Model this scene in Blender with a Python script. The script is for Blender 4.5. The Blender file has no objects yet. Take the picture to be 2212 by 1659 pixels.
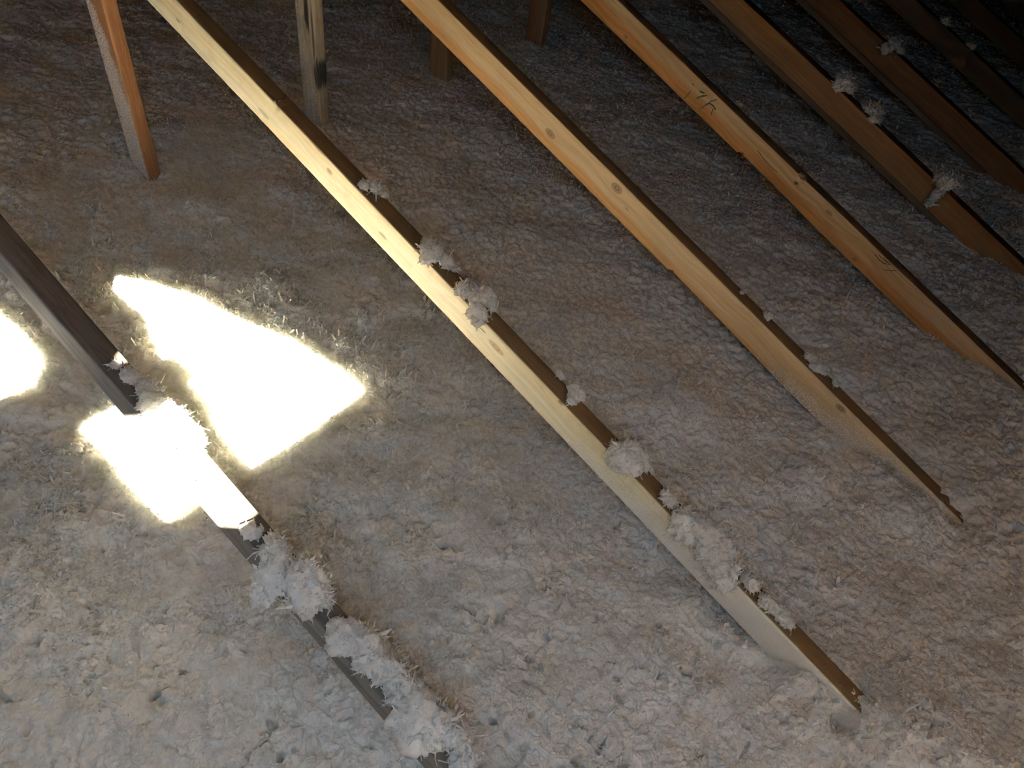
import bpy, math, random
import numpy as np
from mathutils import Vector, Matrix, noise, geometry

SC = bpy.context.scene
COL = SC.collection
RND = random.Random(7)
NR = np.random.default_rng(11)

# ------------------------------------------------------------------ camera, sky, sun, exposure
CAM = Vector((0.93711, -0.25333, 1.23699))
RIGHT = Vector((0.75576, 0.64268, 0.12565))
DOWN = Vector((0.53510, -0.49548, -0.68422))
FWD = Vector((-0.37748, 0.58435, -0.71837))
FOC = 1540.85
cd = bpy.data.cameras.new('camera')
cd.sensor_width = 36.0
cd.lens = FOC * 36.0 / 2212.0
cd.clip_start = 0.02
cd.clip_end = 60
cam = bpy.data.objects.new('camera', cd)
COL.objects.link(cam)
m = Matrix.Identity(4)
for i in range(3):
    m[i][0] = RIGHT[i]
    m[i][1] = -DOWN[i]
    m[i][2] = -FWD[i]
    m[i][3] = CAM[i]
cam.matrix_world = m
SC.camera = cam

SC.view_settings.view_transform = 'Standard'
SC.view_settings.look = 'None'
SC.view_settings.gamma = 1.0
SC.view_settings.use_curve_mapping = False
SC.view_settings.exposure = 0.0

SUN_DIR = Vector((-0.95, 0.48, -1.0)).normalized()      # the way the sunlight travels
SKY_STRENGTH = 15.5
SUN_STRENGTH = 295.0
world = bpy.data.worlds.new('sky')
SC.world = world
world.use_nodes = True
bgn = world.node_tree.nodes['Background']
bgn.inputs[0].default_value = (0.44, 0.68, 1.0, 1)
bgn.inputs[1].default_value = SKY_STRENGTH
sd = bpy.data.lights.new('sun', 'SUN')
sd.energy = SUN_STRENGTH
sd.angle = math.radians(0.6)
sd.color = (1.0, 0.98, 0.86)
sun = bpy.data.objects.new('sun', sd)
COL.objects.link(sun)
sun.rotation_euler = SUN_DIR.to_track_quat('-Z', 'Y').to_euler()
sun.location = (3.0, -1.5, 4.0)

# the unseen gap cut in the roof deck overhead lets the sky in (a sampling portal, it gives no light of its own)
GAB_Y = -1.75
def portal(name, loc, rot, sx, sy):
    l = bpy.data.lights.new(name, 'AREA')
    l.shape = 'RECTANGLE'
    l.size = sx
    l.size_y = sy
    l.cycles.is_portal = True
    o = bpy.data.objects.new(name, l)
    COL.objects.link(o)
    o.location = loc
    o.rotation_euler = rot
    return o
SC.cycles.use_denoising = True
SC.cycles.use_adaptive_sampling = True
SC.cycles.adaptive_threshold = 0.05
SC.cycles.max_bounces = 5
SC.cycles.diffuse_bounces = 4
SC.cycles.transmission_bounces = 4
SC.cycles.sample_clamp_indirect = 25
SC.cycles.caustics_reflective = False
SC.cycles.caustics_refractive = False

# ------------------------------------------------------------------ helpers
def tag(o, label=None, cat=None, group=None, kind=None):
    if label: o['label'] = label
    if cat: o['category'] = cat
    if group: o['group'] = group
    if kind: o['kind'] = kind
    return o

def link_mesh(name, me, mat, parent=None, matrix=None, smooth=False):
    o = bpy.data.objects.new(name, me)
    COL.objects.link(o)
    if mat: me.materials.append(mat)
    if smooth:
        me.polygons.foreach_set('use_smooth', [True] * len(me.polygons))
    if parent:
        o.parent = parent
        if matrix is not None: o.matrix_local = matrix
    elif matrix is not None:
        o.matrix_world = matrix
    return o

def np_mesh(name, V, Q):
    """mesh out of numpy vertices and quads"""
    me = bpy.data.meshes.new(name)
    V = np.ascontiguousarray(V, dtype=np.float32)
    Q = np.ascontiguousarray(Q, dtype=np.int32)
    me.vertices.add(len(V)); me.vertices.foreach_set('co', V.ravel())
    nf, k = Q.shape
    me.loops.add(nf * k); me.loops.foreach_set('vertex_index', Q.ravel())
    me.polygons.add(nf)
    me.polygons.foreach_set('loop_start', np.arange(0, nf * k, k, dtype=np.int32))
    me.polygons.foreach_set('loop_total', np.full(nf, k, dtype=np.int32))
    me.polygons.foreach_set('use_smooth', np.ones(nf, dtype=bool))
    me.update(calc_edges=True)
    return me

# ------------------------------------------------------------------ materials
class NT:
    def __init__(s, name):
        s.m = bpy.data.materials.new(name); s.m.use_nodes = True
        s.t = s.m.node_tree; s.t.nodes.clear()
        s.out = s.t.nodes.new('ShaderNodeOutputMaterial')
    def n(s, typ, **kw):
        x = s.t.nodes.new(typ)
        for k, v in kw.items(): setattr(x, k, v)
        return x
    def l(s, a, b): s.t.links.new(a, b)
    def val(s, a, node, i):
        if isinstance(a, (int, float)): node.inputs[i].default_value = a
        elif isinstance(a, (tuple, list)): node.inputs[i].default_value = a
        else: s.l(a, node.inputs[i])
    def math(s, op, a, b=0.0, c=0.0, clamp=False):
        x = s.n('ShaderNodeMath', operation=op, use_clamp=clamp)
        s.val(a, x, 0); s.val(b, x, 1)
        if len(x.inputs) > 2: s.val(c, x, 2)
        return x.outputs[0]
    def ramp(s, fac, stops):
        r = s.n('ShaderNodeValToRGB')
        els = r.color_ramp.elements
        while len(els) < len(stops): els.new(0.5)
        for e, (p, c) in zip(els, stops):
            e.position = p; e.color = c if len(c) == 4 else (*c, 1)
        s.val(fac, r, 0)
        return r.outputs[0]
    def mix(s, fac, a, b, blend='MIX'):
        x = s.n('ShaderNodeMix', data_type='RGBA', blend_type=blend)
        s.val(fac, x, 0); s.val(a, x, 6); s.val(b, x, 7)
        return x.outputs[2]
    def noise(s, vec, scale, detail=3, rough=0.55, dist=0.0):
        x = s.n('ShaderNodeTexNoise')
        if vec is not None: s.l(vec, x.inputs['Vector'])
        x.inputs['Scale'].default_value = scale
        x.inputs['Detail'].default_value = detail
        x.inputs['Roughness'].default_value = rough
        x.inputs['Distortion'].default_value = dist
        return x.outputs[0]
    def smooth(s, v, a, b):
        x = s.n('ShaderNodeMapRange', interpolation_type='SMOOTHSTEP')
        s.val(v, x, 0); s.val(a, x, 1); s.val(b, x, 2); x.inputs[3].default_value = 0; x.inputs[4].default_value = 1
        return x.outputs[0]

def c4(c): return (c[0], c[1], c[2], 1)

def wool_material():
    t = NT('blown_wool')
    tc = t.n('ShaderNodeTexCoord')
    big = t.noise(tc.outputs['Object'], 6, 3)
    mid = t.noise(tc.outputs['Object'], 55, 4, 0.6)
    col = t.ramp(big, [(0.3, (0.80, 0.737, 0.640)), (0.7, (0.865, 0.820, 0.745))])
    col = t.mix(t.smooth(mid, 0.30, 0.62), t.mix(1.0, col, (0.90, 0.88, 0.86, 1), 'MULTIPLY'), col)
    fine = t.noise(tc.outputs['Object'], 330, 4, 0.7)
    b = t.n('ShaderNodeBump'); b.inputs['Strength'].default_value = 0.8; b.inputs['Distance'].default_value = 0.0022
    t.l(fine, b.inputs['Height'])
    d = t.n('ShaderNodeBsdfPrincipled', subsurface_method='BURLEY'); t.l(col, d.inputs['Base Color']); t.l(b.outputs[0], d.inputs['Normal'])
    d.inputs['Roughness'].default_value = 1.0; d.inputs['Specular IOR Level'].default_value = 0.0
    d.inputs['Subsurface Weight'].default_value = 0.12; d.inputs['Subsurface Scale'].default_value = 0.055
    d.inputs['Subsurface Radius'].default_value = (0.95, 1.0, 0.85)
    tr = t.n('ShaderNodeBsdfTranslucent'); t.l(col, tr.inputs[0])
    mx = t.n('ShaderNodeMixShader'); mx.inputs[0].default_value = 0.15
    t.l(d.outputs[0], mx.inputs[1]); t.l(tr.outputs[0], mx.inputs[2])
    t.l(mx.outputs[0], t.out.inputs[0])
    return t.m
WOOL = wool_material()

def wood_material(name, light, dark, heart, heart_side=0.0, knots=(), top_dark=None, dust=None, stains=(), seed=0.0, rough_sawn=0.0, mottling=0.0, band=None):
    """x runs along the board, y through its thickness, z across its width (top edge z = 0)."""
    t = NT(name)
    tc = t.n('ShaderNodeTexCoord')
    sep = t.n('ShaderNodeSeparateXYZ'); t.l(tc.outputs['Object'], sep.inputs[0])
    X, Y, Z = sep.outputs
    # knots push the grain aside
    knotmask = None; ringmask = None
    zshift = 0.0
    for (kx, kz, rx, rz) in knots:
        dx = t.math('DIVIDE', t.math('SUBTRACT', X, kx), rx)
        dz = t.math('DIVIDE', t.math('SUBTRACT', Z, kz), rz)
        d2 = t.math('ADD', t.math('MULTIPLY', dx, dx), t.math('MULTIPLY', dz, dz))
        d = t.math('SQRT', d2)
        mk = t.math('SUBTRACT', 1.0, t.smooth(d, 0.55, 1.15))
        knotmask = mk if knotmask is None else t.math('MAXIMUM', knotmask, mk)
        rg = t.math('MULTIPLY', t.math('SINE', t.math('MULTIPLY', d, 14.0)), mk)
        ringmask = rg if ringmask is None else t.math('ADD', ringmask, rg)
        fall = t.math('DIVIDE', 1.0, t.math('ADD', 1.0, t.math('MULTIPLY', d2, 0.35)))
        zz = t.math('MULTIPLY', t.math('MULTIPLY', dz, fall), rz * 0.9)
        zshift = t.math('ADD', zshift, zz) if not isinstance(zshift, float) else zz
    Zs = t.math('SUBTRACT', Z, zshift) if not isinstance(zshift, float) else Z
    wob = t.noise(tc.outputs['Object'], 3.0, 2)
    Zs = t.math('ADD', Zs, t.math('MULTIPLY', t.math('SUBTRACT', wob, 0.5), 0.05))
    cmb = t.n('ShaderNodeCombineXYZ')
    t.l(t.math('MULTIPLY', X, 0.035), cmb.inputs[0]); t.l(t.math('ADD', Y, seed), cmb.inputs[1]); t.l(Zs, cmb.inputs[2])
    g1 = t.noise(cmb.outputs[0], 90, 3, 0.6)
    g2 = t.noise(cmb.outputs[0], 420, 3, 0.65)
    g3 = t.noise(cmb.outputs[0], 22, 2, 0.5)
    grain = t.math('ADD', t.math('MULTIPLY', g1, 0.6), t.math('MULTIPLY', g2, 0.4))
    col = t.mix(t.smooth(grain, 0.36, 0.62), c4(dark), c4(light))
    hm = t.smooth(g3, 0.46, 0.60)
    if heart_side:
        # warm heartwood runs along the lower edge
        zz = t.math('ADD', Z, t.math('MULTIPLY', t.math('SUBTRACT', g3, 0.5), 0.045))
        hm2 = t.math('SUBTRACT', 1.0, t.smooth(zz, heart_side - 0.010, heart_side + 0.010))
        hm = t.math('MAXIMUM', t.math('MULTIPLY', hm, 0.35), hm2)
    else:
        hm = t.math('MULTIPLY', hm, 0.55)
    col = t.mix(t.math('MULTIPLY', hm, 0.85), col, t.mix(1.0, col, c4(heart), 'MULTIPLY'))
    if mottling:
        mo = t.noise(tc.outputs['Object'], 14, 4, 0.6)
        col = t.mix(t.math('MULTIPLY', t.smooth(mo, 0.5, 0.7), mottling), col, t.mix(1.0, col, (0.60, 0.58, 0.52, 1), 'MULTIPLY'))
    if knotmask is not None:
        kc = t.mix(t.smooth(ringmask, -0.5, 0.6), (0.16, 0.09, 0.045, 1), (0.42, 0.27, 0.14, 1))
        col = t.mix(t.math('MULTIPLY', knotmask, 0.8), col, kc)
    for (sx, sz, rx, rz, amt, cc) in stains:
        sm = t.math('ADD', t.math('POWER', t.math('ABSOLUTE', t.math('DIVIDE', t.math('SUBTRACT', X, sx), rx)), 2.0),
                    t.math('POWER', t.math('ABSOLUTE', t.math('DIVIDE', t.math('SUBTRACT', Z, sz), rz)), 2.0))
        nn = t.noise(cmb.outputs[0], 130, 4, 0.7)
        sm = t.math('ADD', sm, t.math('MULTIPLY', t.math('SUBTRACT', nn, 0.5), 3.2))
        sm = t.math('SUBTRACT', 1.0, t.smooth(sm, 0.3, 1.3))
        col = t.mix(t.math('MULTIPLY', sm, amt), col, c4(cc))
    # little pitch flecks
    fl = t.noise(cmb.outputs[0], 260, 1, 0.5)
    col = t.mix(t.math('MULTIPLY', t.smooth(fl, 0.735, 0.77), 0.6), col, (0.13, 0.08, 0.05, 1))
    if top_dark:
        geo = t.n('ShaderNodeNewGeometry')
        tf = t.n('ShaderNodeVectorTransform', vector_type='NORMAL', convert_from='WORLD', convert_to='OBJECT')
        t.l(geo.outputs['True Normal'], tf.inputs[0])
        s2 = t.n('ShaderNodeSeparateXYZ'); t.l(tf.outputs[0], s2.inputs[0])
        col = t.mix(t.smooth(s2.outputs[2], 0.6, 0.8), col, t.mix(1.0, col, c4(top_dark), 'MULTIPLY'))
    bumpsrc = grain
    dist = 0.0006
    if dust:
        x0, x1, amt = dust     # dust starts at x0, is full at x1
        sp = t.noise(tc.outputs['Object'], 270, 3, 0.7)
        lo = t.noise(tc.outputs['Object'], 12, 2)
        fac = t.smooth(t.math('ADD', X, t.math('ADD', t.math('MULTIPLY', t.math('SUBTRACT', lo, 0.5), 0.3), t.math('MULTIPLY', Z, -4.0))), x0, x1)
        fac = t.math('MULTIPLY', fac, t.math('SUBTRACT', 1.0, t.math('MULTIPLY', t.smooth(Z, -0.006, -0.001), 0.80)))
        th = t.math('SUBTRACT', 0.80, t.math('MULTIPLY', fac, amt))
        dm = t.math('MULTIPLY', t.smooth(t.math('SUBTRACT', sp, th), 0.0, 0.07), 0.85)
        col = t.mix(dm, col, (0.80, 0.75, 0.66, 1))
        bumpsrc = t.math('ADD', grain, t.math('MULTIPLY', t.math('MULTIPLY', sp, fac), 5.0))
        dist = 0.0050
    if rough_sawn:
        rs = t.noise(tc.outputs['Object'], 330, 3, 0.7)
        bumpsrc = t.math('ADD', bumpsrc, t.math('MULTIPLY', rs, rough_sawn))
    b = t.n('ShaderNodeBump'); b.inputs['Strength'].default_value = 0.45; b.inputs['Distance'].default_value = dist
    t.l(bumpsrc, b.inputs['Height'])
    p = t.n('ShaderNodeBsdfPrincipled')
    t.l(col, p.inputs['Base Color']); p.inputs['Roughness'].default_value = 0.62
    p.inputs['Specular IOR Level'].default_value = 0.25
    t.l(b.outputs[0], p.inputs['Normal'])
    t.l(p.outputs[0], t.out.inputs[0])
    return t.m

def plain_material(name, c, rough=0.8):
    t = NT(name)
    tc = t.n('ShaderNodeTexCoord')
    n = t.noise(tc.outputs['Object'], 60, 3)
    col = t.mix(t.smooth(n, 0.3, 0.7), c4([v * 0.8 for v in c]), c4(c))
    p = t.n('ShaderNodeBsdfPrincipled'); t.l(col, p.inputs['Base Color']); p.inputs['Roughness'].default_value = rough
    t.l(p.outputs[0], t.out.inputs[0])
    return t.m

def sheathing_material():
    t = NT('roof_sheathing')
    tc = t.n('ShaderNodeTexCoord')
    mp = t.n('ShaderNodeMapping'); mp.inputs['Scale'].default_value = (1.0, 5.0, 1.0); t.l(tc.outputs['Object'], mp.inputs[0])
    n = t.noise(mp.outputs[0], 8, 4, 0.6)
    v = t.n('ShaderNodeTexVoronoi'); v.inputs['Scale'].default_value = 28; t.l(tc.outputs['Object'], v.inputs['Vector'])
    col = t.mix(t.smooth(n, 0.3, 0.7), (0.24, 0.14, 0.045, 1), (0.34, 0.21, 0.075, 1))
    col = t.mix(0.25, col, t.mix(1.0, col, v.outputs['Color'], 'MULTIPLY'))
    p = t.n('ShaderNodeBsdfPrincipled'); t.l(col, p.inputs['Base Color']); p.inputs['Roughness'].default_value = 0.85
    t.l(p.outputs[0], t.out.inputs[0])
    return t.m
SHEATH = sheathing_material()

# ------------------------------------------------------------------ numpy noise
class Tab:
    def __init__(s, seed):
        r = np.random.default_rng(seed)
        s.a = r.random((256, 256)).astype(np.float32)
        s.b = r.random((256, 256)).astype(np.float32)
        s.c = r.random((256, 256)).astype(np.float32)
def vnoise(x, y, f, tab, ch='a'):
    A = getattr(tab, ch)
    x = x * f + 71.3; y = y * f + 39.7
    xi = np.floor(x).astype(np.int64); yi = np.floor(y).astype(np.int64)
    fx = (x - xi).astype(np.float32); fy = (y - yi).astype(np.float32)
    fx = fx * fx * (3 - 2 * fx); fy = fy * fy * (3 - 2 * fy)
    x0 = xi & 255; x1 = (xi + 1) & 255; y0 = yi & 255; y1 = (yi + 1) & 255
    return ((A[x0, y0] * (1 - fx) + A[x1, y0] * fx) * (1 - fy) + (A[x0, y1] * (1 - fx) + A[x1, y1] * fx) * fy) * 2 - 1
def lumps(x, y, cell, tab):
    """rounded tufts with sharp creases between them, 0..1"""
    X = x / cell; Y = y / cell
    xi = np.floor(X).astype(np.int64); yi = np.floor(Y).astype(np.int64)
    best = np.zeros_like(X, dtype=np.float32)
    for i in (-1, 0, 1):
        for j in (-1, 0, 1):
            cx = (xi + i) & 255; cy = (yi + j) & 255
            px = xi + i + tab.a[cx, cy]; py = yi + j + tab.b[cx, cy]
            h = tab.c[cx, cy]
            ang = h * 23.0
            dx = (X - px); dy = (Y - py)
            u = dx * np.cos(ang) + dy * np.sin(ang); v = -dx * np.sin(ang) + dy * np.cos(ang)
            r = 0.62 + 0.35 * h
            q = (u / r) ** 2 + (v / (r * 0.68)) ** 2
            b = np.sqrt(np.maximum(0, 1 - q)) * (0.55 + 0.45 * h)
            best = np.maximum(best, b)
    return best
T1, T2, T3, T4 = Tab(1), Tab(2), Tab(3), Tab(4)

# mounds and hollows of the insulation that the photograph shows: x, y, radius, height
MOUNDS = [(0.90, 0.555, 0.035, 0.02), (0.97, 0.55, 0.03, 0.022), (1.04, 0.55, 0.03, 0.024), (1.13, 0.555, 0.035, 0.024), (1.28, 0.57, 0.05, 0.015), (0.95, 1.17, 0.06, 0.02), (1.07, 1.18, 0.04, 0.02), (1.02, 1.76, 0.06, 0.02),
          (-0.36, 0.55, 0.06, 0.030), (-0.28, 0.52, 0.045, 0.022), (-0.10, 0.62, 0.05, 0.032), (-0.07, 0.55, 0.035, 0.02),
          (-0.78, 0.62, 0.07, 0.03), (-1.15, 0.75, 0.12, 0.03), (-0.62, 0.36, 0.05, 0.012), (0.10, 0.30, 0.06, 0.014),
          (0.58, 0.45, 0.08, 0.02), (0.95, 0.40, 0.07, 0.02), (1.02, 0.44, 0.03, 0.02), (0.62, 1.02, 0.10, 0.03), (0.95, 1.05, 0.05, 0.03),
          (0.20, 0.42, 0.05, 0.02), (0.28, 0.30, 0.05, 0.018), (0.16, 0.18, 0.04, 0.016), (0.33, 0.16, 0.05, 0.018), (0.45, 0.28, 0.05, 0.016), (0.10, 0.55, 0.03, 0.016),
          (0.05, -0.28, 0.10, 0.025), (-0.05, -0.10, 0.12, 0.02), (1.15, 1.15, 0.07, 0.02),
          (1.30, 0.60, 0.13, 0.060), (1.14, 0.60, 0.08, 0.022), (1.48, 0.62, 0.12, 0.03), (1.145, 0.535, 0.018, -0.035), (1.215, 0.545, 0.018, -0.04), (1.06, 0.54, 0.02, -0.018), (0.98, 1.19, 0.03, -0.02), (1.25, 1.21, 0.03, -0.03)]
def base_height(x, y):
    h = 0.009 * vnoise(x, y, 1.7, T1) + 0.009 * vnoise(x, y, 4.3, T2, 'b') + 0.009 * vnoise(x, y, 11.0, T3, 'c')
    for (mx, my, r, a) in MOUNDS:
        h = h + a * np.exp(-((x - mx) ** 2 + (y - my) ** 2) / (r * r))
    # the wool is torn up in ragged heaps around the sunlit patch
    d = np.hypot((x + 0.20) * 0.85, y - 0.26)
    ring = np.clip((d - 0.16) / 0.16, 0, 1) * np.clip((0.92 - d) / 0.40, 0, 1) * np.clip(0.75 + 0.6 * vnoise(x, y, 5.0, T1, 'c'), 0, 1)
    wx = x + 0.012 * vnoise(x, y, 30, T1); wy = y + 0.012 * vnoise(x, y, 30, T2)
    h = h + ring * (0.024 * lumps(wx, wy, 0.075, T4) + 0.012 * lumps(wx, wy, 0.034, T1) - 0.012)
    return h
def full_height(x, y):
    wx = x + 0.010 * vnoise(x, y, 28, T2) + 0.004 * vnoise(x, y, 75, T3)
    wy = y + 0.010 * vnoise(x, y, 28, T4, 'b') + 0.004 * vnoise(x, y, 75, T1, 'b')
    patch = 0.65 + 0.35 * vnoise(x, y, 6.0, T4, 'c')
    h = base_height(x, y)
    h = h + 0.011 * lumps(wx, wy, 0.055, T1) * patch
    h = h + 0.0080 * lumps(wx, wy, 0.024, T2)
    h = h + 0.0055 * lumps(wx + 0.003 * vnoise(x, y, 90, T4), wy, 0.0115, T3)
    h = h + 0.0026 * lumps(wx + 0.002 * vnoise(x, y, 150, T4), wy, 0.0065, T4)
    # dark pits between the tufts
    pit = np.clip(vnoise(x, y, 44, T4) - 0.44, 0, 1) * np.clip(vnoise(x, y, 95, T3, 'b') + 0.1, 0, 1)
    return h - 0.080 * pit - 0.018

# ------------------------------------------------------------------ loose flakes, as arrays
def flake_arrays(P, N, size, rng, lift=0.5, curl=1.0):
    """ragged curled flakes of wool at points P with normals N, sizes size; returns V, Q"""
    n = len(P); nu, nv = 5, 3
    t = rng.normal(size=(n, 3)); t -= (t * N).sum(1, keepdims=True) * N
    t /= np.linalg.norm(t, axis=1, keepdims=True) + 1e-9
    tilt = np.abs(rng.normal(size=(n, 1))) * lift
    t = t + N * tilt; t /= np.linalg.norm(t, axis=1, keepdims=True)
    b = np.cross(N, t); b /= np.linalg.norm(b, axis=1, keepdims=True) + 1e-9
    up = np.cross(t, b)
    roll = rng.normal(size=(n, 1)) * 0.6
    b2 = b * np.cos(roll) + up * np.sin(roll); up2 = up * np.cos(roll) - b * np.sin(roll)
    size = np.minimum(size, np.median(size) * 1.5)
    L = size * rng.uniform(0.7, 1.4, n); W = size * rng.uniform(0.35, 0.85, n)
    c1 = rng.normal(size=n) * 1.1 * curl; c2 = rng.normal(size=n) * 0.8 * curl
    V = np.zeros((n, nu * nv, 3), dtype=np.float32)
    for i in range(nu):
        s = i / (nu - 1) - 0.25
        wid = W * math.sin(math.pi * (0.16 + 0.76 * i / (nu - 1))) * rng.uniform(0.55, 1.35, n)
        side = c2 * (s ** 2) * L * 0.7
        rise = c1 * s * s * L + rng.normal(size=n) * 0.05 * L
        for j in range(nv):
            a = j - 1
            jit = rng.normal(size=(n, 3)) * (size[:, None] * 0.075)
            p = P + t * (s * L)[:, None] + b2 * (a * wid * 0.5 * rng.uniform(0.6, 1.3, n) + side)[:, None] \
                + up2 * (rise + (0.30 * wid * (1 if a == 0 else 0)))[:, None] + jit
            V[:, i * nv + j] = p
    q = []
    for i in range(nu - 1):
        for j in range(nv - 1):
            q.append((i * nv + j, i * nv + j + 1, (i + 1) * nv + j + 1, (i + 1) * nv + j))
    q = np.array(q)
    Q = (q[None] + (np.arange(n) * nu * nv)[:, None, None]).reshape(-1, 4)
    return V.reshape(-1, 3), Q

# ------------------------------------------------------------------ the insulation (nobody could count its flakes)
def build_insulation():
    cx, cy = CAM.x, CAM.y
    def sector(a0, a1, r0, r1, da):
        # a fan of cells around the spot under the roof gap, finest close by
        nang = int(math.radians(a1 - a0) / da) + 2
        nrad = int(math.log(r1 / r0) / da) + 2
        ang = np.radians(np.linspace(a0, a1, nang)); rad = r0 * np.exp(np.linspace(0, math.log(r1 / r0), nrad))
        A, Rr = np.meshgrid(ang, rad, indexing='ij')
        x = cx + Rr * np.cos(A); y = cy + Rr * np.sin(A)
        z = full_height(x, y)
        ox = 0.0045 * vnoise(x, y, 60, T3, 'c') + 0.0022 * vnoise(x, y, 170, T1, 'c')
        oy = 0.0045 * vnoise(x, y, 60, T2, 'c') + 0.0022 * vnoise(x, y, 170, T2, 'a')
        V = np.stack([np.clip(x + ox, -3.33, 6.18), np.clip(y + oy, -1.73, 8.58), z], -1).reshape(-1, 3)
        i = np.arange(nang - 1)[:, None]; j = np.arange(nrad - 1)[None]
        k = i * nrad + j
        return V, np.stack([k, k + nrad, k + nrad + 1, k + 1], -1).reshape(-1, 4)
    V, Q = sector(45, 207, 0.32, 9.2, 0.0019)
    V2, Q2 = sector(207, 405, 0.32, 9.2, 0.012)
    V3, Q3 = sector(0, 360, 0.004, 0.32, 0.05)
    Q = np.concatenate([Q, Q2 + len(V), Q3 + len(V) + len(V2)]); V = np.concatenate([V, V2, V3])
    # flakes
    parts_V = [V]; parts_Q = [Q]; off = len(V)
    def scatter(n, xr, yr, size, lift, keep=None, curl=1.0):
        nonlocal off
        fx = NR.uniform(xr[0], xr[1], n); fy = NR.uniform(yr[0], yr[1], n)
        if keep is not None:
            kk = keep(fx, fy); fx = fx[kk]; fy = fy[kk]
        fz = full_height(fx, fy)
        e = 0.006
        nx = -(full_height(fx + e, fy) - full_height(fx - e, fy)) / (2 * e) * 0.5
        ny = -(full_height(fx, fy + e) - full_height(fx, fy - e)) / (2 * e) * 0.5
        N = np.stack([nx, ny, np.ones_like(nx)], -1); N /= np.linalg.norm(N, axis=1, keepdims=True)
        s = size * np.exp(NR.normal(size=len(fx)) * 0.35)
        v, q = flake_arrays(np.stack([fx, fy, fz + 0.0012], -1), N, s, NR, lift, curl)
        parts_V.append(v); parts_Q.append(q + off); off += len(v)
    def inview(fx, fy):
        dx, dy, dz = fx - CAM.x, fy - CAM.y, -CAM.z
        u = dx * RIGHT.x + dy * RIGHT.y + dz * RIGHT.z
        v = dx * DOWN.x + dy * DOWN.y + dz * DOWN.z
        w = dx * FWD.x + dy * FWD.y + dz * FWD.z
        return (w > 0.1) & (np.abs(u / w) < 0.82) & (np.abs(v / w) < 0.64)
    scatter(130000, (-1.2, 1.7), (-0.6, 1.1), 0.0046, 0.30, inview, 0.9)
    scatter(90000, (-2.6, 1.7), (0.2, 3.0), 0.0058, 0.30, inview, 0.9)
    scatter(30000, (-3.2, 2.2), (1.5, 7.0), 0.010, 0.30, inview, 0.9)
    # the curly loose fluff around the sunlit patch
    def ring(fx, fy):
        d = np.hypot(fx + 0.15, (fy - 0.30) * 1.1)
        return (d < 0.85) & (NR.random(len(fx)) < np.clip(1.25 - d * 1.3, 0.05, 1)) & (vnoise(fx, fy, 14, T1, 'b') > -0.25)
    scatter(110000, (-1.0, 0.7), (-0.3, 1.0), 0.0075, 0.95, ring, 1.6)
    def mound(fx, fy):
        k = np.zeros(len(fx), bool)
        for (mx, my, r, a) in MOUNDS:
            if a > 0: k |= ((fx - mx) ** 2 + (fy - my) ** 2 < (r * 0.9) ** 2)
        return k
    scatter(40000, (-1.3, 1.3), (-0.4, 1.3), 0.0075, 0.8, mound, 1.4)
    me = np_mesh('blown_insulation', np.concatenate(parts_V), np.concatenate(parts_Q))
    o = link_mesh('blown_insulation', me, WOOL)
    tag(o, 'deep white blown-in loose fill wool covering the whole attic floor', 'insulation', kind='stuff')
    return o
build_insulation()

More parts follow.
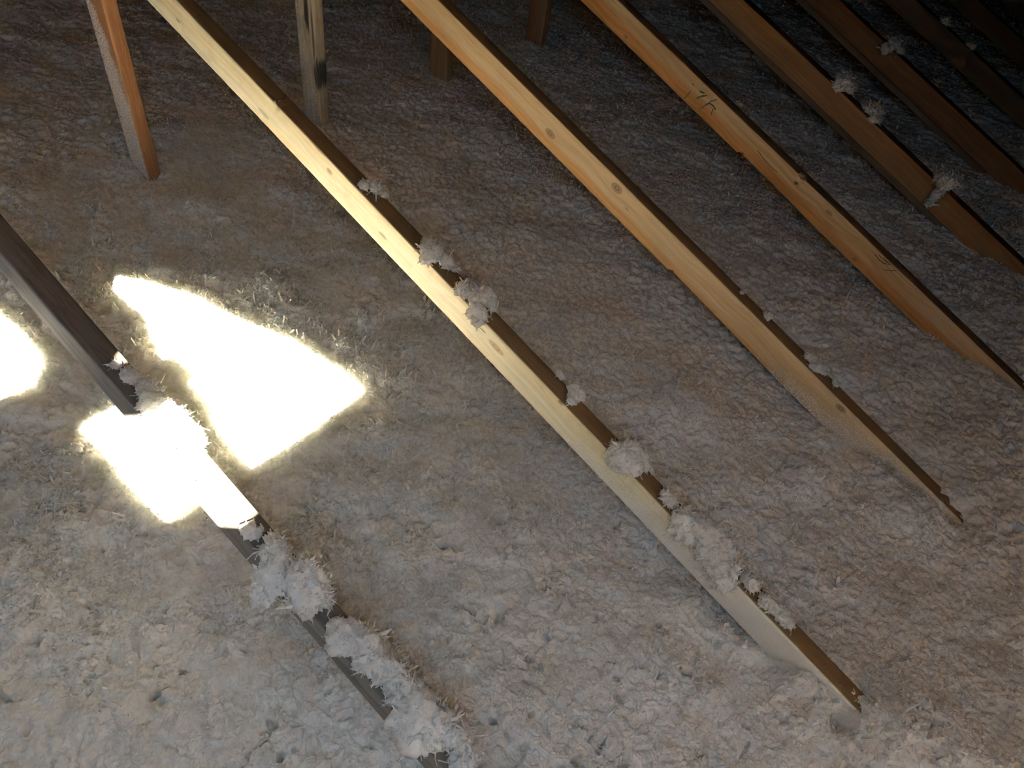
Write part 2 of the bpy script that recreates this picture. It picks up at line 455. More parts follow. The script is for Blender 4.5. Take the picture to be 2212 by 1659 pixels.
# ------------------------------------------------------------------ boards
def board_mesh(name, length_neg, length_pos, width, thick, notches=(), seg=0.012, seed=0, warp=0.0007, r=0.0035):
    """x: -length_neg..length_pos, y: +-thick/2, z: -width..0 with eased edges"""
    h = thick / 2
    ring = []
    corners = [(h, 0, 0), (h, -width, -90), (-h, -width, -180), (-h, 0, -270)]
    for (cy, cz, a) in corners:
        sy = 1 if cy > 0 else -1; sz = -1 if cz < 0 else 1
        oy, oz = cy - sy * r, cz - sz * r
        st = {(1, 1): 90, (1, -1): 0, (-1, -1): -90, (-1, 1): 180}[(sy, sz)]
        for q in range(4):
            aa = math.radians(st - 30 * q)
            ring.append((oy + r * math.cos(aa), oz + r * math.sin(aa)))
    # a few points across the faces so that they can be dented
    full = []
    n = len(ring)
    for i in range(n):
        a, b = ring[i], ring[(i + 1) % n]
        full.append(a)
        d = math.hypot(b[0] - a[0], b[1] - a[1])
        k = int(d / 0.012)
        for q in range(1, k): full.append((a[0] + (b[0] - a[0]) * q / k, a[1] + (b[1] - a[1]) * q / k))
    ring = np.array(full); n = len(ring)
    xs = list(np.arange(-length_neg, length_pos, seg)) + [length_pos]
    for nt in notches:
        xs += list(np.linspace(nt[0] - 0.02, nt[0] + 0.02, 21))
    xs = sorted(xs)
    keep = [xs[0]]
    for x in xs[1:]:
        if x - keep[-1] > 0.0016 or x == xs[-1]: keep.append(x)
    xs = np.array(keep)
    V = []
    for x in xs:
        for (y, z) in ring:
            w = noise.noise(Vector((x * 9 + seed * 5, y * 25, z * 25))) * warp
            w2 = noise.noise(Vector((x * 3 + seed * 9, y * 30 + 4, z * 12))) * warp
            zz, yy = z + w, y + w2
            for (nx, w_in, rr, dep, kind) in notches:
                # kind 'chip': a broken bite out of the lower front edge; 'step': the edge steps in past it
                d = abs(x - nx)
                if kind == 'chip' and z < -width + w_in and d < rr:
                    zz += dep * (1 - (d / rr) ** 2)
                if kind == 'step' and x > nx and z < -width + w_in:
                    zz += dep * min(1, max(0, 1 - (x - nx - rr) / 0.4))
                if kind == 'topchip' and z > -w_in and d < rr and y < 0:
                    zz -= dep * (1 - (d / rr) ** 2); yy += dep * 0.7 * (1 - (d / rr) ** 2)
            V.append((x, yy, zz))
    F = []
    m_ = len(xs)
    for i in range(m_ - 1):
        for j in range(n):
            j2 = (j + 1) % n
            F.append((i * n + j, (i + 1) * n + j, (i + 1) * n + j2, i * n + j2))
    F.append(tuple(range(n))); F.append(tuple(reversed(range((m_ - 1) * n, m_ * n))))
    me = bpy.data.meshes.new(name); me.from_pydata(V, [], F); me.update()
    import bmesh
    bm = bmesh.new(); bm.from_mesh(me); bmesh.ops.recalc_face_normals(bm, faces=bm.faces); bm.to_mesh(me); bm.free()
    for p in me.polygons: p.use_smooth = len(p.vertices) == 4
    return me

def frame(o, d, n):
    o, d, n = Vector(o), Vector(d).normalized(), Vector(n)
    n = (n - d * n.dot(d)).normalized()
    y = n.cross(d)
    M = Matrix.Identity(4)
    for i in range(3):
        M[i][0] = d[i]; M[i][1] = y[i]; M[i][2] = n[i]; M[i][3] = o[i]
    return M

TH = 0.0381
MEM = [
  ([1.2358, 0.0225, 0.0], [0.94581, 0.01399, -0.32443], [0.32446, 0.0, 0.9459], 0.0825),
  ([1.3512, 0.5896, 0.0], [0.95595, -0.00905, -0.2934], [0.29341, 0.0, 0.95599], 0.0795),
  ([1.1737, 1.2376, 0.0], [0.94819, -0.00644, -0.31763], [0.31764, 0.0, 0.94821], 0.0901),
  ([1.2320, 1.8201, 0.0], [0.94555, -0.00285, -0.32545], [0.32545, 0.0, 0.94556], 0.0850),
  ([1.1567, 2.4509, 0.0], [0.94268, 0.00032, -0.3337], [0.3337, 0.0, 0.94268], 0.0848),
  ([1.1334, 3.0479, 0.0], [0.94129, -0.00316, -0.33758], [0.33758, 0.0, 0.9413], 0.0852),
  ([1.1334, 3.6575, 0.0], [0.94129, -0.00316, -0.33758], [0.33758, 0.0, 0.9413], 0.0852),
  ([1.1334, 4.2671, 0.0], [0.94129, -0.00316, -0.33758], [0.33758, 0.0, 0.9413], 0.0852),
  ([1.1334, 4.8767, 0.0], [0.94129, -0.00316, -0.33758], [0.33758, 0.0, 0.9413], 0.0852),
]
PINE = dict(light=(0.66, 0.47, 0.26), dark=(0.50, 0.32, 0.15), heart=(0.92, 0.68, 0.42))
SPEC = [
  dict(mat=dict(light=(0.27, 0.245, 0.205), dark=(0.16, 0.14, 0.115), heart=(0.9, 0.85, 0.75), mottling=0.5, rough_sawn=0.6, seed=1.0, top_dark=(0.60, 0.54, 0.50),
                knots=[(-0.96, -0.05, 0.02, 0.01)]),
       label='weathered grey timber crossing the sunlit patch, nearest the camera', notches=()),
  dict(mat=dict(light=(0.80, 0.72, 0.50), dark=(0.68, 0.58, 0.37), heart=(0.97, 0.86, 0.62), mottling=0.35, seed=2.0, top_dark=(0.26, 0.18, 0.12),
                knots=[(-1.041, -0.030, 0.024, 0.009), (-1.553, -0.027, 0.010, 0.007), (-0.874, -0.004, 0.007, 0.004)],
                stains=[(-2.07, -0.046, 0.008, 0.004, 0.7, (0.2, 0.17, 0.13)), (-1.996, -0.068, 0.045, 0.009, 0.5, (0.40, 0.36, 0.26)),
                        (-1.769, -0.055, 0.018, 0.006, 0.6, (0.30, 0.28, 0.22)), (-1.378, -0.047, 0.014, 0.005, 0.8, (0.25, 0.20, 0.12)),
                        (-1.70, -0.072, 0.10, 0.010, 0.5, (0.74, 0.50, 0.18)), (-0.9, -0.076, 0.3, 0.006, 0.4, (0.72, 0.50, 0.22))],
                dust=(-0.95, -0.25, 0.48)),
       label='pale cream pine timber catching the bright bounce of the sunlit patch', notches=[(-1.731, 0.012, 0.010, 0.005, 'topchip')]),
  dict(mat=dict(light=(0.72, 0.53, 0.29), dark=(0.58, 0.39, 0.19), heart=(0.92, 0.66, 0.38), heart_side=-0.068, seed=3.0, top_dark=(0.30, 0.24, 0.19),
                knots=[(-1.267, -0.048, 0.019, 0.011), (-1.033, -0.022, 0.020, 0.013), (-0.264, -0.014, 0.016, 0.010)],
                stains=[(-0.98, -0.045, 0.008, 0.003, 0.6, (0.3, 0.2, 0.1))],
                dust=(-0.50, 0.10, 0.37)),
       label='golden pine timber with two round knots and a chipped lower edge', notches=[(-0.790, 0.014, 0.007, 0.007, 'chip'), (-0.787, 0.012, 0.0, 0.007, 'step')]),
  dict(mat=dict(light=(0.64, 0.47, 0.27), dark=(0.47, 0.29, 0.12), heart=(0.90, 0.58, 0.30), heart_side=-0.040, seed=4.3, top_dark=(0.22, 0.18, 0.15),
                knots=[(-1.503, -0.066, 0.010, 0.006), (-0.679, -0.021, 0.014, 0.007), (-0.528, -0.068, 0.010, 0.007)],
                dust=(-0.15, 0.45, 0.30)),
       label='streaked pine timber with green ink strokes and a bark chip in its top edge', notches=[(-0.991, 0.016, 0.010, 0.008, 'chip'), (-0.988, 0.012, 0.0, 0.007, 'step'), (-0.807, 0.022, 0.014, 0.009, 'topchip')]),
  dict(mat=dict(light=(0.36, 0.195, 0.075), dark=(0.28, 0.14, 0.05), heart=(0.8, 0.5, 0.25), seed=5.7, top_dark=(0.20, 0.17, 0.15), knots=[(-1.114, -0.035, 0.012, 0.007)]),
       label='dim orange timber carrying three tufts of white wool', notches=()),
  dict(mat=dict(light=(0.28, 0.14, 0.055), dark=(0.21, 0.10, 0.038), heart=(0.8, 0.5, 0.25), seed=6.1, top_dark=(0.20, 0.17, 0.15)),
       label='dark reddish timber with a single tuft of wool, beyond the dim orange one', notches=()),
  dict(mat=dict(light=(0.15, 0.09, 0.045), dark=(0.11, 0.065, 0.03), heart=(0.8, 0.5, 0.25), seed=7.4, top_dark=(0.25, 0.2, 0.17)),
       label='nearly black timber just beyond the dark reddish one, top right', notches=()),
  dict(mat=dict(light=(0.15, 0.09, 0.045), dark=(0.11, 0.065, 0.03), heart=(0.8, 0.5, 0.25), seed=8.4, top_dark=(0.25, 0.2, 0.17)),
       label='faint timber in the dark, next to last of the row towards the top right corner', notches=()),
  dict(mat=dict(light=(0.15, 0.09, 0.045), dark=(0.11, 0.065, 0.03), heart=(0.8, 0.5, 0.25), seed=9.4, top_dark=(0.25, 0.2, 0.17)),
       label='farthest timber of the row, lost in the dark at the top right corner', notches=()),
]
UPPER = 3.88     # how far each timber runs up towards the roof
def ribbon(name, pts, width, parent, mat, y, seed=0, thick=0.0004, axis='front'):
    """a drawn stroke lying on the front face (or the top face) of a board"""
    rr = random.Random(seed)
    V = []; F = []
    P = []
    for a, b in zip(pts[:-1], pts[1:]):
        for q in range(5): P.append((a[0] + (b[0] - a[0]) * q / 5, a[1] + (b[1] - a[1]) * q / 5))
    P.append(pts[-1])
    n = len(P)
    for i, p in enumerate(P):
        a = P[max(0, i - 1)]; b = P[min(n - 1, i + 1)]
        dx, dz = b[0] - a[0], b[1] - a[1]; l = math.hypot(dx, dz) + 1e-9
        w = width * 0.5 * rr.uniform(0.6, 1.2) * (0.35 if i in (0, n - 1) else 1)
        px, pz = -dz / l * w, dx / l * w
        for s in (1, -1):
            for dd in (0, -thick):
                if axis == 'front': V.append((p[0] + s * px, y + dd, p[1] + s * pz))
                else: V.append((p[0] + s * px, p[1] + s * pz, y - dd))
    for i in range(n - 1):
        a = i * 4; b = a + 4
        F += [(a + 1, b + 1, b + 3, a + 3), (a, b, b + 1, a + 1), (a + 2, a + 3, b + 3, b + 2), (a, a + 2, b + 2, b)]
    me = bpy.data.meshes.new(name); me.from_pydata(V, [], F); me.update()
    return link_mesh(name, me, mat, parent)

INK = plain_material('green_ink', (0.10, 0.13, 0.07))
PENCIL = plain_material('pencil', (0.05, 0.03, 0.02))
CRACK = plain_material('crack', (0.06, 0.035, 0.02))
RAFT = []
GR = 'slanting timbers in a row, each two feet from the next'
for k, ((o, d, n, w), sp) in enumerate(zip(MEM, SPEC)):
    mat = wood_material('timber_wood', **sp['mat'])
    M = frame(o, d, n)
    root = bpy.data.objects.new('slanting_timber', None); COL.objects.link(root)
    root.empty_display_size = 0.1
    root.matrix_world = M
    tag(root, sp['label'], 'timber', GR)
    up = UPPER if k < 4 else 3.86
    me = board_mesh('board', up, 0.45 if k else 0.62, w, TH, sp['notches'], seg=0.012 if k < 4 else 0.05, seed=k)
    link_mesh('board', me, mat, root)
    RAFT.append((root, M, w))
BPY = -TH / 2 - 0.0004
# green ink strokes and the pencil scribble on the fourth timber
ink_strokes = [[(-1.208, -0.028), (-1.192, -0.022)], [(-1.204, -0.050), (-1.194, -0.034), (-1.181, -0.020)],
  [(-1.169, -0.047), (-1.162, -0.033), (-1.146, -0.031), (-1.134, -0.034)], [(-1.136, -0.057), (-1.140, -0.045), (-1.144, -0.037)],
  [(-1.178, -0.070), (-1.171, -0.058), (-1.168, -0.044), (-1.162, -0.026), (-1.148, -0.006)], [(-1.236, -0.079), (-1.232, -0.065), (-1.232, -0.046)],
  [(-1.242, -0.026), (-1.232, -0.028)], [(-1.216, -0.007), (-1.212, -0.003)]]
for i, s in enumerate(ink_strokes):
    o = ribbon('ink_stroke', s, 0.0050 if i in (1, 2, 0) else 0.0028, RAFT[3][0], INK, BPY, i)
    o['label'] = 'faded green ink stroke'
for i, s in enumerate([[(-0.502, -0.015), (-0.486, -0.019), (-0.467, -0.016), (-0.453, -0.007)], [(-0.496, -0.009), (-0.474, -0.009), (-0.446, -0.004)],
                       [(-0.454, -0.032), (-0.440, -0.019), (-0.428, -0.006)], [(-0.480, -0.004), (-0.467, -0.006), (-0.452, -0.005)]]):
    o = ribbon('pencil_stroke', s, 0.0018, RAFT[3][0], PENCIL, BPY, 20 + i)
    o['label'] = 'dark pencil stroke'
# split across the top edge of the cream timber, beside the little broken knot
o = ribbon('crack', [(-1.735, -0.017), (-1.742, -0.006), (-1.738, 0.004), (-1.748, 0.017)], 0.0022, RAFT[1][0], CRACK, 0.0006, 31, axis='top')
o = ribbon('crack', [(-1.80, -0.018), (-1.772, -0.0165), (-1.748, -0.014), (-1.735, -0.0125)], 0.0016, RAFT[1][0], CRACK, 0.0006, 32, axis='top')
o = ribbon('crack', [(-1.13, -0.020), (-1.10, -0.024), (-1.075, -0.022)], 0.0010, RAFT[1][0], CRACK, BPY, 33)
o = ribbon('crack', [(-0.96, -0.034), (-0.93, -0.040), (-0.90, -0.042), (-0.87, -0.041)], 0.0014, RAFT[3][0], CRACK, BPY, 34)

# dark boards along the dark band below the two dim timbers, ending square just above the wool
for k, ue, lab in ((4, -0.275, 'dark board behind the dim orange timber, cut square above the wool'),
                   (5, -0.170, 'dark board behind the dark reddish timber, cut square above the wool')):
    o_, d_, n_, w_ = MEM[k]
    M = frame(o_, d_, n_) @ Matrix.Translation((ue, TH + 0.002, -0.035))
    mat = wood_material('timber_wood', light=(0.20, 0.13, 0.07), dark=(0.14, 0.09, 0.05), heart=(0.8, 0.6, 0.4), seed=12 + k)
    me = board_mesh('dark_board', 2.6, 0.0, 0.0889, TH, (), seg=0.05, seed=20 + k)
    b = link_mesh('dark_board', me, mat, None, M)
    tag(b, lab, 'board', 'dark boards behind the dim timbers')

# ------------------------------------------------------------------ upright posts
POSTS = [
  dict(x=-0.9948, Y=0.6096, lean=0.0, label='orange brown upright post at the left, white dust on its foot',
       mat=dict(light=(0.40, 0.20, 0.085), dark=(0.30, 0.14, 0.055), heart=(0.9, 0.62, 0.4), seed=14.0, knots=[(-0.30, -0.010, 0.016, 0.008), (-0.36, -0.070, 0.012, 0.006)],
                dust=(-0.50, -0.12, 0.38))),
  dict(x=-0.9620, Y=1.2192, lean=0.0, label='pale upright post streaked with black mould',
       mat=dict(light=(0.60, 0.50, 0.34), dark=(0.44, 0.34, 0.20), heart=(0.9, 0.72, 0.5), seed=15.5, mottling=0.6,
                stains=[(-0.36, -0.035, 0.07, 0.012, 0.95, (0.03, 0.026, 0.02)), (-0.30, -0.010, 0.10, 0.006, 0.8, (0.05, 0.04, 0.03)),
                        (-0.17, 0.0, 0.05, 0.02, 0.9, (0.03, 0.026, 0.02)), (-0.47, -0.028, 0.06, 0.004, 0.7, (0.05, 0.04, 0.03)), (-0.38, -0.075, 0.03, 0.004, 0.7, (0.05, 0.04, 0.03))],
                dust=(-0.20, -0.02, 0.30))),
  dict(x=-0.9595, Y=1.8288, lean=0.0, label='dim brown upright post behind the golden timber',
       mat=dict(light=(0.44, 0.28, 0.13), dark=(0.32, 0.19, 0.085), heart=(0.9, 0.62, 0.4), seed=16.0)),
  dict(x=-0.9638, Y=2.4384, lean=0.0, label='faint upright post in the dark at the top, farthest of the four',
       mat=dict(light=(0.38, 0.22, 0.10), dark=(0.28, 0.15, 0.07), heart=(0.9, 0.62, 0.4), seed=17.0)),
]
for i, ps in enumerate(POSTS):
    o_, d_, n_, w_ = MEM[i + 1]
    s = (ps['x'] - 0.05 - o_[0]) / d_[0]
    top = o_[2] + d_[2] * s - w_ / max(0.2, n_[2]) * 1.02 - 0.018
    # x of the board runs down the post, z runs towards +X
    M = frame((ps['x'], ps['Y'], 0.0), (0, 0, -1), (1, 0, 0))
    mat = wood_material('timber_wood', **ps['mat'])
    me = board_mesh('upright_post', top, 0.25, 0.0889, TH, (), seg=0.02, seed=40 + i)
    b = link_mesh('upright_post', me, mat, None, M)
    tag(b, ps['label'], 'post', 'upright posts in a row')

# ------------------------------------------------------------------ clumps of wool lying on the timbers
def clump(k, u, v, blobs, label, seed, lying=0.0, group=None, flake=0.011, dens=1.0):
    """blobs: (du, dv, dz, radius, squash) in the timber's own axes, resting on its top edge"""
    rng = np.random.default_rng(seed)
    import bmesh
    root, M, w = RAFT[k]
    V_all, Q_all, off = [], [], 0
    for bi, (du, dv, dz, r, sq) in enumerate(blobs):
        bm = bmesh.new()
        bmesh.ops.create_icosphere(bm, subdivisions=4 if r > 0.011 else 3, radius=1.0)
        co = np.array([vv.co[:] for vv in bm.verts])
        fc = np.array([[lv.index for lv in f.verts] for f in bm.faces])
        bm.free()
        stretch = rng.uniform(0.75, 1.25, 3); stretch[2] = sq
        base = co * stretch
        rad = np.empty(len(co))
        s0 = float(rng.uniform(0, 90))
        for q, c in enumerate(co):
            pv = Vector(c)
            a = noise.noise(pv * 1.6 + Vector((s0, 3, 7)))
            b = abs(noise.noise(pv * 3.6 + Vector((s0, 9, 1))))
            e = abs(noise.noise(pv * 8.0 + Vector((2, s0, 5))))
            g = noise.noise(pv * 17.0 + Vector((2, 5, s0)))
            rad[q] = 1.0 + 0.50 * a + 0.42 * (0.35 - b) * 1.6 + 0.30 * (0.25 - e) + 0.10 * g
        P = base * rad[:, None] * r
        P[:, 0] += u + du; P[:, 1] += v + dv; P[:, 2] += dz
        # it sags a little over both sides of the timber instead of passing through it
        over = np.clip(np.abs(P[:, 1]) - TH / 2, 0, None)
        P[:, 2] -= np.minimum(over * 0.9, 0.03)
        inside = np.abs(P[:, 1]) < TH / 2
        P[inside, 2] = np.maximum(P[inside, 2], 0.0003)
        q4 = np.concatenate([fc, fc[:, 2:3]], 1)
        V_all.append(P); Q_all.append(('t', fc + off)); off += len(P)
        # flakes all over it
        n = int(230 * dens * (r / 0.02) ** 1.6) + 18
        idx = rng.integers(0, len(P), n)
        ctr = np.array([u + du, v + dv, dz])
        N = P[idx] - ctr; N /= np.linalg.norm(N, axis=1, keepdims=True) + 1e-9
        fv, fq = flake_arrays(P[idx], N, flake * 0.44 * np.exp(rng.normal(size=n) * 0.4), rng, 0.30, 1.7)
        ins = (np.abs(fv[:, 1]) < TH / 2 + 0.001)
        fv[ins, 2] = np.maximum(fv[ins, 2], 0.0004)
        V_all.append(fv); Q_all.append(('q', fq + off)); off += len(fv)
    V = np.concatenate(V_all)
    R3 = np.array(M.to_3x3()); 
    ctr = np.array([u, v, 0.0])
    V = V - ctr
    me = bpy.data.meshes.new('wool_clump')
    faces = []
    for kind, q in Q_all: faces += q.tolist()
    me.from_pydata(V.tolist(), [], faces); me.update()
    o = link_mesh('wool_clump', me, WOOL, None, M @ Matrix.Translation(Vector(ctr.tolist())), smooth=True)
    tag(o, label, 'wool clump', group)
    return o

G1 = 'wool clumps on the grey timber'; G2 = 'wool clumps on the cream timber'; G3 = 'wool scraps on the golden timber'; G5 = 'wool tufts on the dim timbers'
H = TH / 2
# nearest, grey timber
clump(0, -1.215, 0.006, [(0.0, 0, 0.006, 0.012, 0.5), (-0.028, -0.004, 0.004, 0.008, 0.4)], 'small pale flakes on the grey timber beside its little sunlit corner', 101, group=G1, flake=0.009)
clump(0, -1.155, 0.006, [(0.0, -0.002, 0.010, 0.019, 0.7), (0.022, -0.010, 0.006, 0.012, 0.6), (-0.025, 0.008, 0.008, 0.014, 0.6)], 'shaded grey wool clump on the dark stretch of the grey timber', 102, group=G1)
clump(0, -1.085, 0.010, [(0.0, 0.004, 0.010, 0.020, 0.6), (-0.030, 0.012, 0.010, 0.018, 0.6), (0.020, -0.006, 0.006, 0.013, 0.4)], 'sunlit wool clump at the upper end of the bright stretch of grey timber', 103, group=G1)
clump(0, -1.010, -0.010, [(0.0, 0, 0.003, 0.011, 0.25), (0.016, 0.002, 0.003, 0.007, 0.25)], 'thin flat sunlit scrap of wool in the middle of the bright stretch', 104, group=G1, dens=0.6)
clump(0, -0.915, -0.008, [(0.0, 0, 0.006, 0.010, 0.6), (0.010, 0.003, 0.006, 0.008, 0.6)], 'little round wool ball just below the bright stretch of grey timber', 105, group=G1, dens=0.4, flake=0.008)
clump(0, -0.862, -0.008, [(0.0, 0.006, 0.013, 0.020, 0.8), (0.022, -0.016, 0.010, 0.019, 0.7), (-0.012, 0.016, 0.012, 0.013, 0.8), (0.030, -0.032, 0.004, 0.014, 0.7)], 'ragged wool clump draped across the grey timber, upper of a pair', 106, group=G1)
clump(0, -0.802, 0.002, [(0.0, 0, 0.018, 0.027, 0.8), (0.018, -0.014, 0.012, 0.021, 0.7), (-0.012, 0.018, 0.014, 0.018, 0.8), (0.028, 0.006, 0.010, 0.016, 0.7)], 'thick wool clump draped across the grey timber, lower of a pair', 107, group=G1, flake=0.012)
clump(0, -0.705, 0.002, [(0.0, -0.006, 0.012, 0.020, 0.8), (0.022, 0.008, 0.014, 0.022, 0.8), (0.042, -0.004, 0.016, 0.020, 0.8), (0.058, 0.010, 0.014, 0.022, 0.8), (0.078, 0.010, 0.014, 0.020, 0.8),
   (0.098, 0.006, 0.016, 0.022, 0.8), (0.118, 0.008, 0.016, 0.024, 0.8), (0.140, -0.002, 0.018, 0.026, 0.8), (0.160, -0.012, 0.012, 0.024, 0.8), (0.172, 0.012, 0.016, 0.024, 0.8), (0.192, 0.018, 0.014, 0.022, 0.8),
   (0.205, 0.032, 0.010, 0.020, 0.8), (0.225, 0.020, 0.010, 0.020, 0.8), (0.235, 0.004, 0.010, 0.018, 0.8)], 'long heaped drift of wool along the lower end of the grey timber', 108, group=G1, flake=0.012)
# cream timber
clump(1, -1.452, 0.012, [(0.0, 0.0, 0.010, 0.015, 0.7), (-0.016, -0.014, 0.006, 0.011, 0.6), (0.018, 0.008, 0.008, 0.012, 0.6)], 'small wool clump on the cream timber, highest of its clumps', 111, group=G2, flake=0.010)
clump(1, -1.262, 0.004, [(0.0, -0.008, 0.014, 0.020, 0.8), (-0.018, -0.002, 0.014, 0.014, 0.9), (0.026, 0.010, 0.010, 0.016, 0.7), (0.040, 0.014, 0.006, 0.010, 0.7)], 'wool clump with a curled tip, second highest on the cream timber', 112, group=G2)
clump(1, -1.135, 0.002, [(0.0, 0.0, 0.014, 0.021, 0.8), (-0.028, -0.012, 0.010, 0.014, 0.8), (0.022, -0.018, 0.006, 0.015, 0.8), (0.008, 0.016, 0.018, 0.019, 0.9), (0.036, -0.026, 0.0, 0.010, 0.8), (0.034, 0.014, 0.006, 0.009, 0.6)], 'bright ragged wool clump spilling over the face of the cream timber', 113, group=G2)
clump(1, -0.912, 0.016, [(0.0, 0.004, 0.010, 0.010, 0.9), (-0.008, 0.004, 0.010, 0.008, 0.9)], 'tiny wool ball midway along the cream timber, beside a rounder one', 114, group=G2, dens=0.4, flake=0.007)
clump(1, -0.868, 0.010, [(0.0, 0.006, 0.012, 0.015, 0.9), (0.006, -0.010, 0.006, 0.010, 0.7)], 'round wool ball midway along the cream timber, just below a tiny one', 115, group=G2, dens=0.6, flake=0.009)
clump(1, -0.722, 0.004, [(0.0, -0.006, 0.016, 0.025, 0.8), (0.020, -0.014, 0.012, 0.020, 0.8), (0.020, 0.012, 0.014, 0.019, 0.8), (0.040, 0.016, 0.008, 0.014, 0.7), (-0.014, -0.016, 0.008, 0.016, 0.8)], 'large fluffy wool clump alone on the lower half of the cream timber', 116, group=G2, flake=0.012)
clump(1, -0.605, -0.002, [(0.0, 0.0, 0.010, 0.012, 0.8), (-0.012, 0.0, 0.012, 0.009, 1.0)], 'small wisp of wool at the head of the long drift on the cream timber', 117, group=G2, flake=0.010)
clump(1, -0.560, -0.004, [(0.0, -0.006, 0.010, 0.019, 0.8), (0.022, 0.002, 0.014, 0.022, 0.8), (0.044, 0.006, 0.016, 0.026, 0.8), (0.064, -0.010, 0.014, 0.022, 0.8), (0.082, 0.006, 0.014, 0.024, 0.8), (0.098, -0.016, 0.008, 0.020, 0.8),
   (0.112, -0.002, 0.008, 0.018, 0.8), (0.122, -0.022, -0.004, 0.014, 0.8)], 'long heaped drift of wool near the buried end of the cream timber', 118, group=G2, flake=0.012)
clump(1, -0.400, 0.000, [(0.0, 0.004, 0.006, 0.012, 0.7), (-0.014, 0.008, 0.006, 0.010, 0.7)], 'crumbly little wool scrap just below the long drift on the cream timber', 119, group=G2, flake=0.008)
clump(1, -0.345, 0.000, [(0.0, 0.0, 0.008, 0.014, 0.7), (0.020, 0.002, 0.008, 0.014, 0.7), (-0.020, -0.002, 0.008, 0.012, 0.7), (0.036, 0.002, 0.006, 0.011, 0.7)], 'narrow wool strip, lowest on the cream timber', 120, group=G2, flake=0.009)
# golden timber
clump(2, -0.625, 0.006, [(0.0, 0, 0.003, 0.005, 0.6)], 'tiniest wool speck on the golden timber, highest of its scraps', 131, group=G3, dens=0.5, flake=0.005)
clump(2, -0.539, 0.008, [(0.0, 0, 0.008, 0.010, 0.9), (-0.010, 0.004, 0.006, 0.007, 0.8)], 'small upright wool tuft on the golden timber', 132, group=G3, flake=0.008)
clump(2, -0.372, 0.010, [(0.0, -0.006, 0.008, 0.015, 0.7), (-0.020, 0.002, 0.008, 0.012, 0.7), (-0.036, -0.002, 0.006, 0.009, 0.6), (0.014, 0.008, 0.008, 0.012, 0.7)], 'largest wool clump on the golden timber, bright and ragged', 133, group=G3, flake=0.010)
clump(2, -0.315, 0.010, [(0.0, 0, 0.004, 0.007, 0.6)], 'small flat wool scrap, lowest on the golden timber', 134, group=G3, dens=0.5, flake=0.007)
# dim timbers
clump(4, -0.900, 0.010, [(0.0, 0.0, 0.018, 0.028, 0.8), (0.024, 0.014, 0.010, 0.018, 0.8), (-0.022, 0.014, 0.036, 0.009, 1.3)], 'wool tuft with a raised wisp, highest on the dim orange timber', 141, group=G5, flake=0.014)
clump(4, -0.755, 0.012, [(0.0, 0.0, 0.016, 0.025, 0.8), (-0.014, 0.018, 0.022, 0.016, 0.8), (0.018, -0.020, 0.006, 0.015, 0.8), (-0.022, -0.012, 0.014, 0.013, 0.8)], 'spiky wool tuft, middle one on the dim orange timber', 142, group=G5, flake=0.016)
clump(4, -0.415, 0.000, [(0.0, 0.0, 0.018, 0.027, 0.9), (-0.026, 0.004, 0.014, 0.022, 0.9), (0.010, -0.030, -0.014, 0.012, 1.4), (0.018, -0.034, -0.040, 0.009, 1.6)], 'wool tuft with a dangling strand, lowest on the dim orange timber', 143, group=G5, flake=0.014)
clump(5, -0.900, 0.000, [(0.0, 0.0, 0.014, 0.024, 0.7), (0.036, 0.006, 0.008, 0.015, 0.7), (-0.006, -0.026, 0.002, 0.015, 0.7)], 'dim wool tuft on the dark reddish timber', 144, group=G5, flake=0.014)
clump(6, -0.86, 0.0, [(0.0, 0.0, 0.010, 0.020, 0.6)], 'barely visible wool tuft on the nearly black timber, upper one', 145, group=G5, flake=0.012)
clump(6, -0.70, 0.0, [(0.0, 0.0, 0.008, 0.016, 0.6)], 'barely visible wool tuft on the nearly black timber, lower one', 146, group=G5, flake=0.012)

# ------------------------------------------------------------------ the attic shell
def struct(name, V, F, mat):
    me = bpy.data.meshes.new(name); me.from_pydata([tuple(v) for v in V], [], F); me.update()
    o = link_mesh(name, me, mat); o['kind'] = 'structure'
    return o
def slab_with_holes(name, outer, holes, to3, thick, mat):
    """outer and holes are 2D outlines, to3 lifts them; built with real thickness"""
    loops = [outer] + holes
    polys = [[Vector((p[0], p[1], 0)) for p in lp] for lp in loops]
    tris = geometry.tessellate_polygon(polys)
    flat = [p for lp in loops for p in lp]
    a = [Vector(to3(*p)) for p in flat]
    b = [p + Vector(thick) for p in a]
    n = len(flat)
    F = [tuple(t) for t in tris] + [tuple(x + n for x in reversed(t)) for t in tris]
    s = 0
    for lp in loops:
        m_ = len(lp)
        for i in range(m_):
            j = (i + 1) % m_
            F.append((s + i, s + j, s + j + n, s + i + n))
        s += m_
    return struct(name, a + b, F, mat)

X_L, X_R, Y_F, Y_B = -3.35, 6.2, GAB_Y, 8.6
SLOPE = 0.335
RIDGE_X = -0.9
RIDGE_Z = 2.15
def deck_r(x): return RIDGE_Z - SLOPE * (x - RIDGE_X)
def deck_l(x): return RIDGE_Z - 0.42 * (RIDGE_X - x)
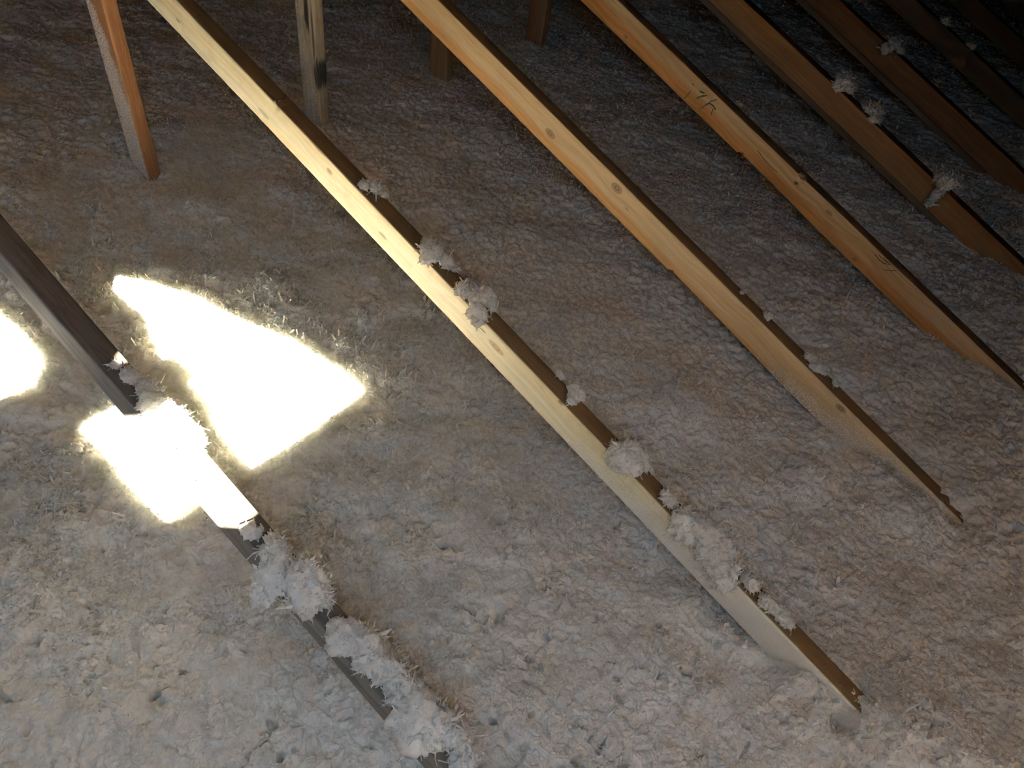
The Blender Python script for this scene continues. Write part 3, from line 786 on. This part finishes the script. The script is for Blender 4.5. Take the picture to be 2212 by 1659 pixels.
# sunlight falls through an unseen roof deck gap shaped to give the sunlit patch; outlines given where they land on the wool
gap_main = [(0.078, -0.012), (0.078, 0.482), (-0.03, 0.478), (-0.156, 0.462), (-0.33, 0.408), (-0.45, 0.385), (-0.529, 0.350), (-0.600, 0.315), (-0.640, 0.290),
            (-0.590, 0.262), (-0.450, 0.266), (-0.400, 0.245), (-0.395, 0.236), (-0.346, 0.234), (-0.334, 0.206), (-0.314, 0.206), (-0.300, 0.240), (-0.215, 0.240), (-0.195, 0.19), (-0.245, 0.07), (-0.245, -0.012)]
gap_side = [(-0.425, -0.09), (-0.42, -0.03), (-0.475, 0.020), (-0.58, 0.030), (-0.72, 0.018), (-0.78, -0.05), (-0.60, -0.12)]
def to_deck(p):
    # from (x, y, 0) back along the sunlight to the deck
    sx, sy = -SUN_DIR.x / -SUN_DIR.z, -SUN_DIR.y / -SUN_DIR.z
    t = (RIDGE_Z - SLOPE * (p[0] - RIDGE_X)) / (1 + SLOPE * sx)
    return (p[0] + sx * t, p[1] + sy * t)
holes = [[to_deck(p) for p in gap_main], [to_deck(p) for p in gap_side]]
holes.append([(2.78, -0.86), (3.36, -0.84), (3.34, -0.34), (2.80, -0.32)])     # a second, unseen gap added near the eave to brighten the right
for h in holes: print('gap', [(round(a, 2), round(b, 2)) for a, b in h])
slab_with_holes('ceiling', [(RIDGE_X, Y_F), (X_R, Y_F), (X_R, Y_B), (RIDGE_X, Y_B)], holes, lambda x, y: (x, y, deck_r(x)), (0, 0, 0.016), SHEATH)
slab_with_holes('ceiling', [(X_L, Y_F), (RIDGE_X, Y_F), (RIDGE_X, Y_B), (X_L, Y_B)], [], lambda x, y: (x, y, deck_l(x)), (0, 0, 0.016), SHEATH)
zl, zr = deck_l(X_L), deck_r(X_R)
FL = -0.30
slab_with_holes('wall_front', [(X_L, FL), (X_R, FL), (X_R, zr), (RIDGE_X, RIDGE_Z), (X_L, zl)], [[(-0.95, 0.30), (-0.30, 0.30), (-0.30, 0.52), (-0.95, 0.52)]],     # unseen low vent added for blue skylight at the near left
                lambda x, z: (x, Y_F, z), (0, -0.02, 0), SHEATH)
portal('added_vent_portal', (-0.625, Y_F - 0.025, 0.41), (math.radians(90), 0, 0), 0.65, 0.22)
slab_with_holes('wall_back', [(X_L, FL), (X_R, FL), (X_R, zr), (RIDGE_X, RIDGE_Z), (X_L, zl)], [], lambda x, z: (x, Y_B, z), (0, 0.02, 0), SHEATH)
slab_with_holes('wall_left', [(Y_F, FL), (Y_B, FL), (Y_B, zl), (Y_F, zl)], [], lambda y, z: (X_L, y, z), (-0.02, 0, 0), SHEATH)
slab_with_holes('wall_right', [(Y_F, FL), (Y_B, FL), (Y_B, zr), (Y_F, zr)], [], lambda y, z: (X_R, y, z), (0.02, 0, 0), SHEATH)
slab_with_holes('floor', [(X_L, Y_F), (X_R, Y_F), (X_R, Y_B), (X_L, Y_B)], [], lambda x, y: (x, y, FL), (0, 0, -0.02), plain_material('drywall', (0.55, 0.53, 0.5)))
hx = [p for h in holes[:2] for p in h]
mx = sum(p[0] for p in hx) / len(hx); my = sum(p[1] for p in hx) / len(hx)
pr = portal('roof_gap_daylight', (mx, my, deck_r(mx) + 0.03), (0, math.atan(SLOPE), 0), 1.4, 0.9)
portal('added_gap_portal', (3.07, -0.59, deck_r(3.07) + 0.03), (0, math.atan(SLOPE), 0), 0.75, 0.65)

# unseen rafters added under the deck, deep to hold light back from the far end
RAFT_M = wood_material('rafter_wood', light=(0.46, 0.27, 0.12), dark=(0.34, 0.19, 0.08), heart=(0.85, 0.6, 0.4), seed=21.0)
rn = 0
for k in range(-2, 14):
    yk = 0.6096 * k + 0.02
    if k == -1: continue          # the gap in the deck lies here
    for side in (0, 1):
        if side == 0 and k == 0: continue
        if side == 0: a = Vector((RIDGE_X + 0.012, yk, deck_r(RIDGE_X + 0.012) - 0.003)); b = Vector((X_R - 0.03, yk, deck_r(X_R - 0.03) - 0.003))
        else: a = Vector((RIDGE_X - 0.012, yk, deck_l(RIDGE_X - 0.012) - 0.003)); b = Vector((X_L + 0.03, yk, deck_l(X_L + 0.03) - 0.003))
        d = (b - a); L = d.length; d.normalize()
        n = Vector((-d.z, 0, d.x)) if d.x > 0 else Vector((d.z, 0, -d.x))
        rn += 1
        o = link_mesh('trim_%d' % rn, board_mesh('shading_rafter', 0.0, L, 0.31 if (side == 0 and k > 0) else 0.235, TH, (), seg=0.4, seed=60 + rn), RAFT_M, None, frame(a, d, n))
        o['kind'] = 'structure'
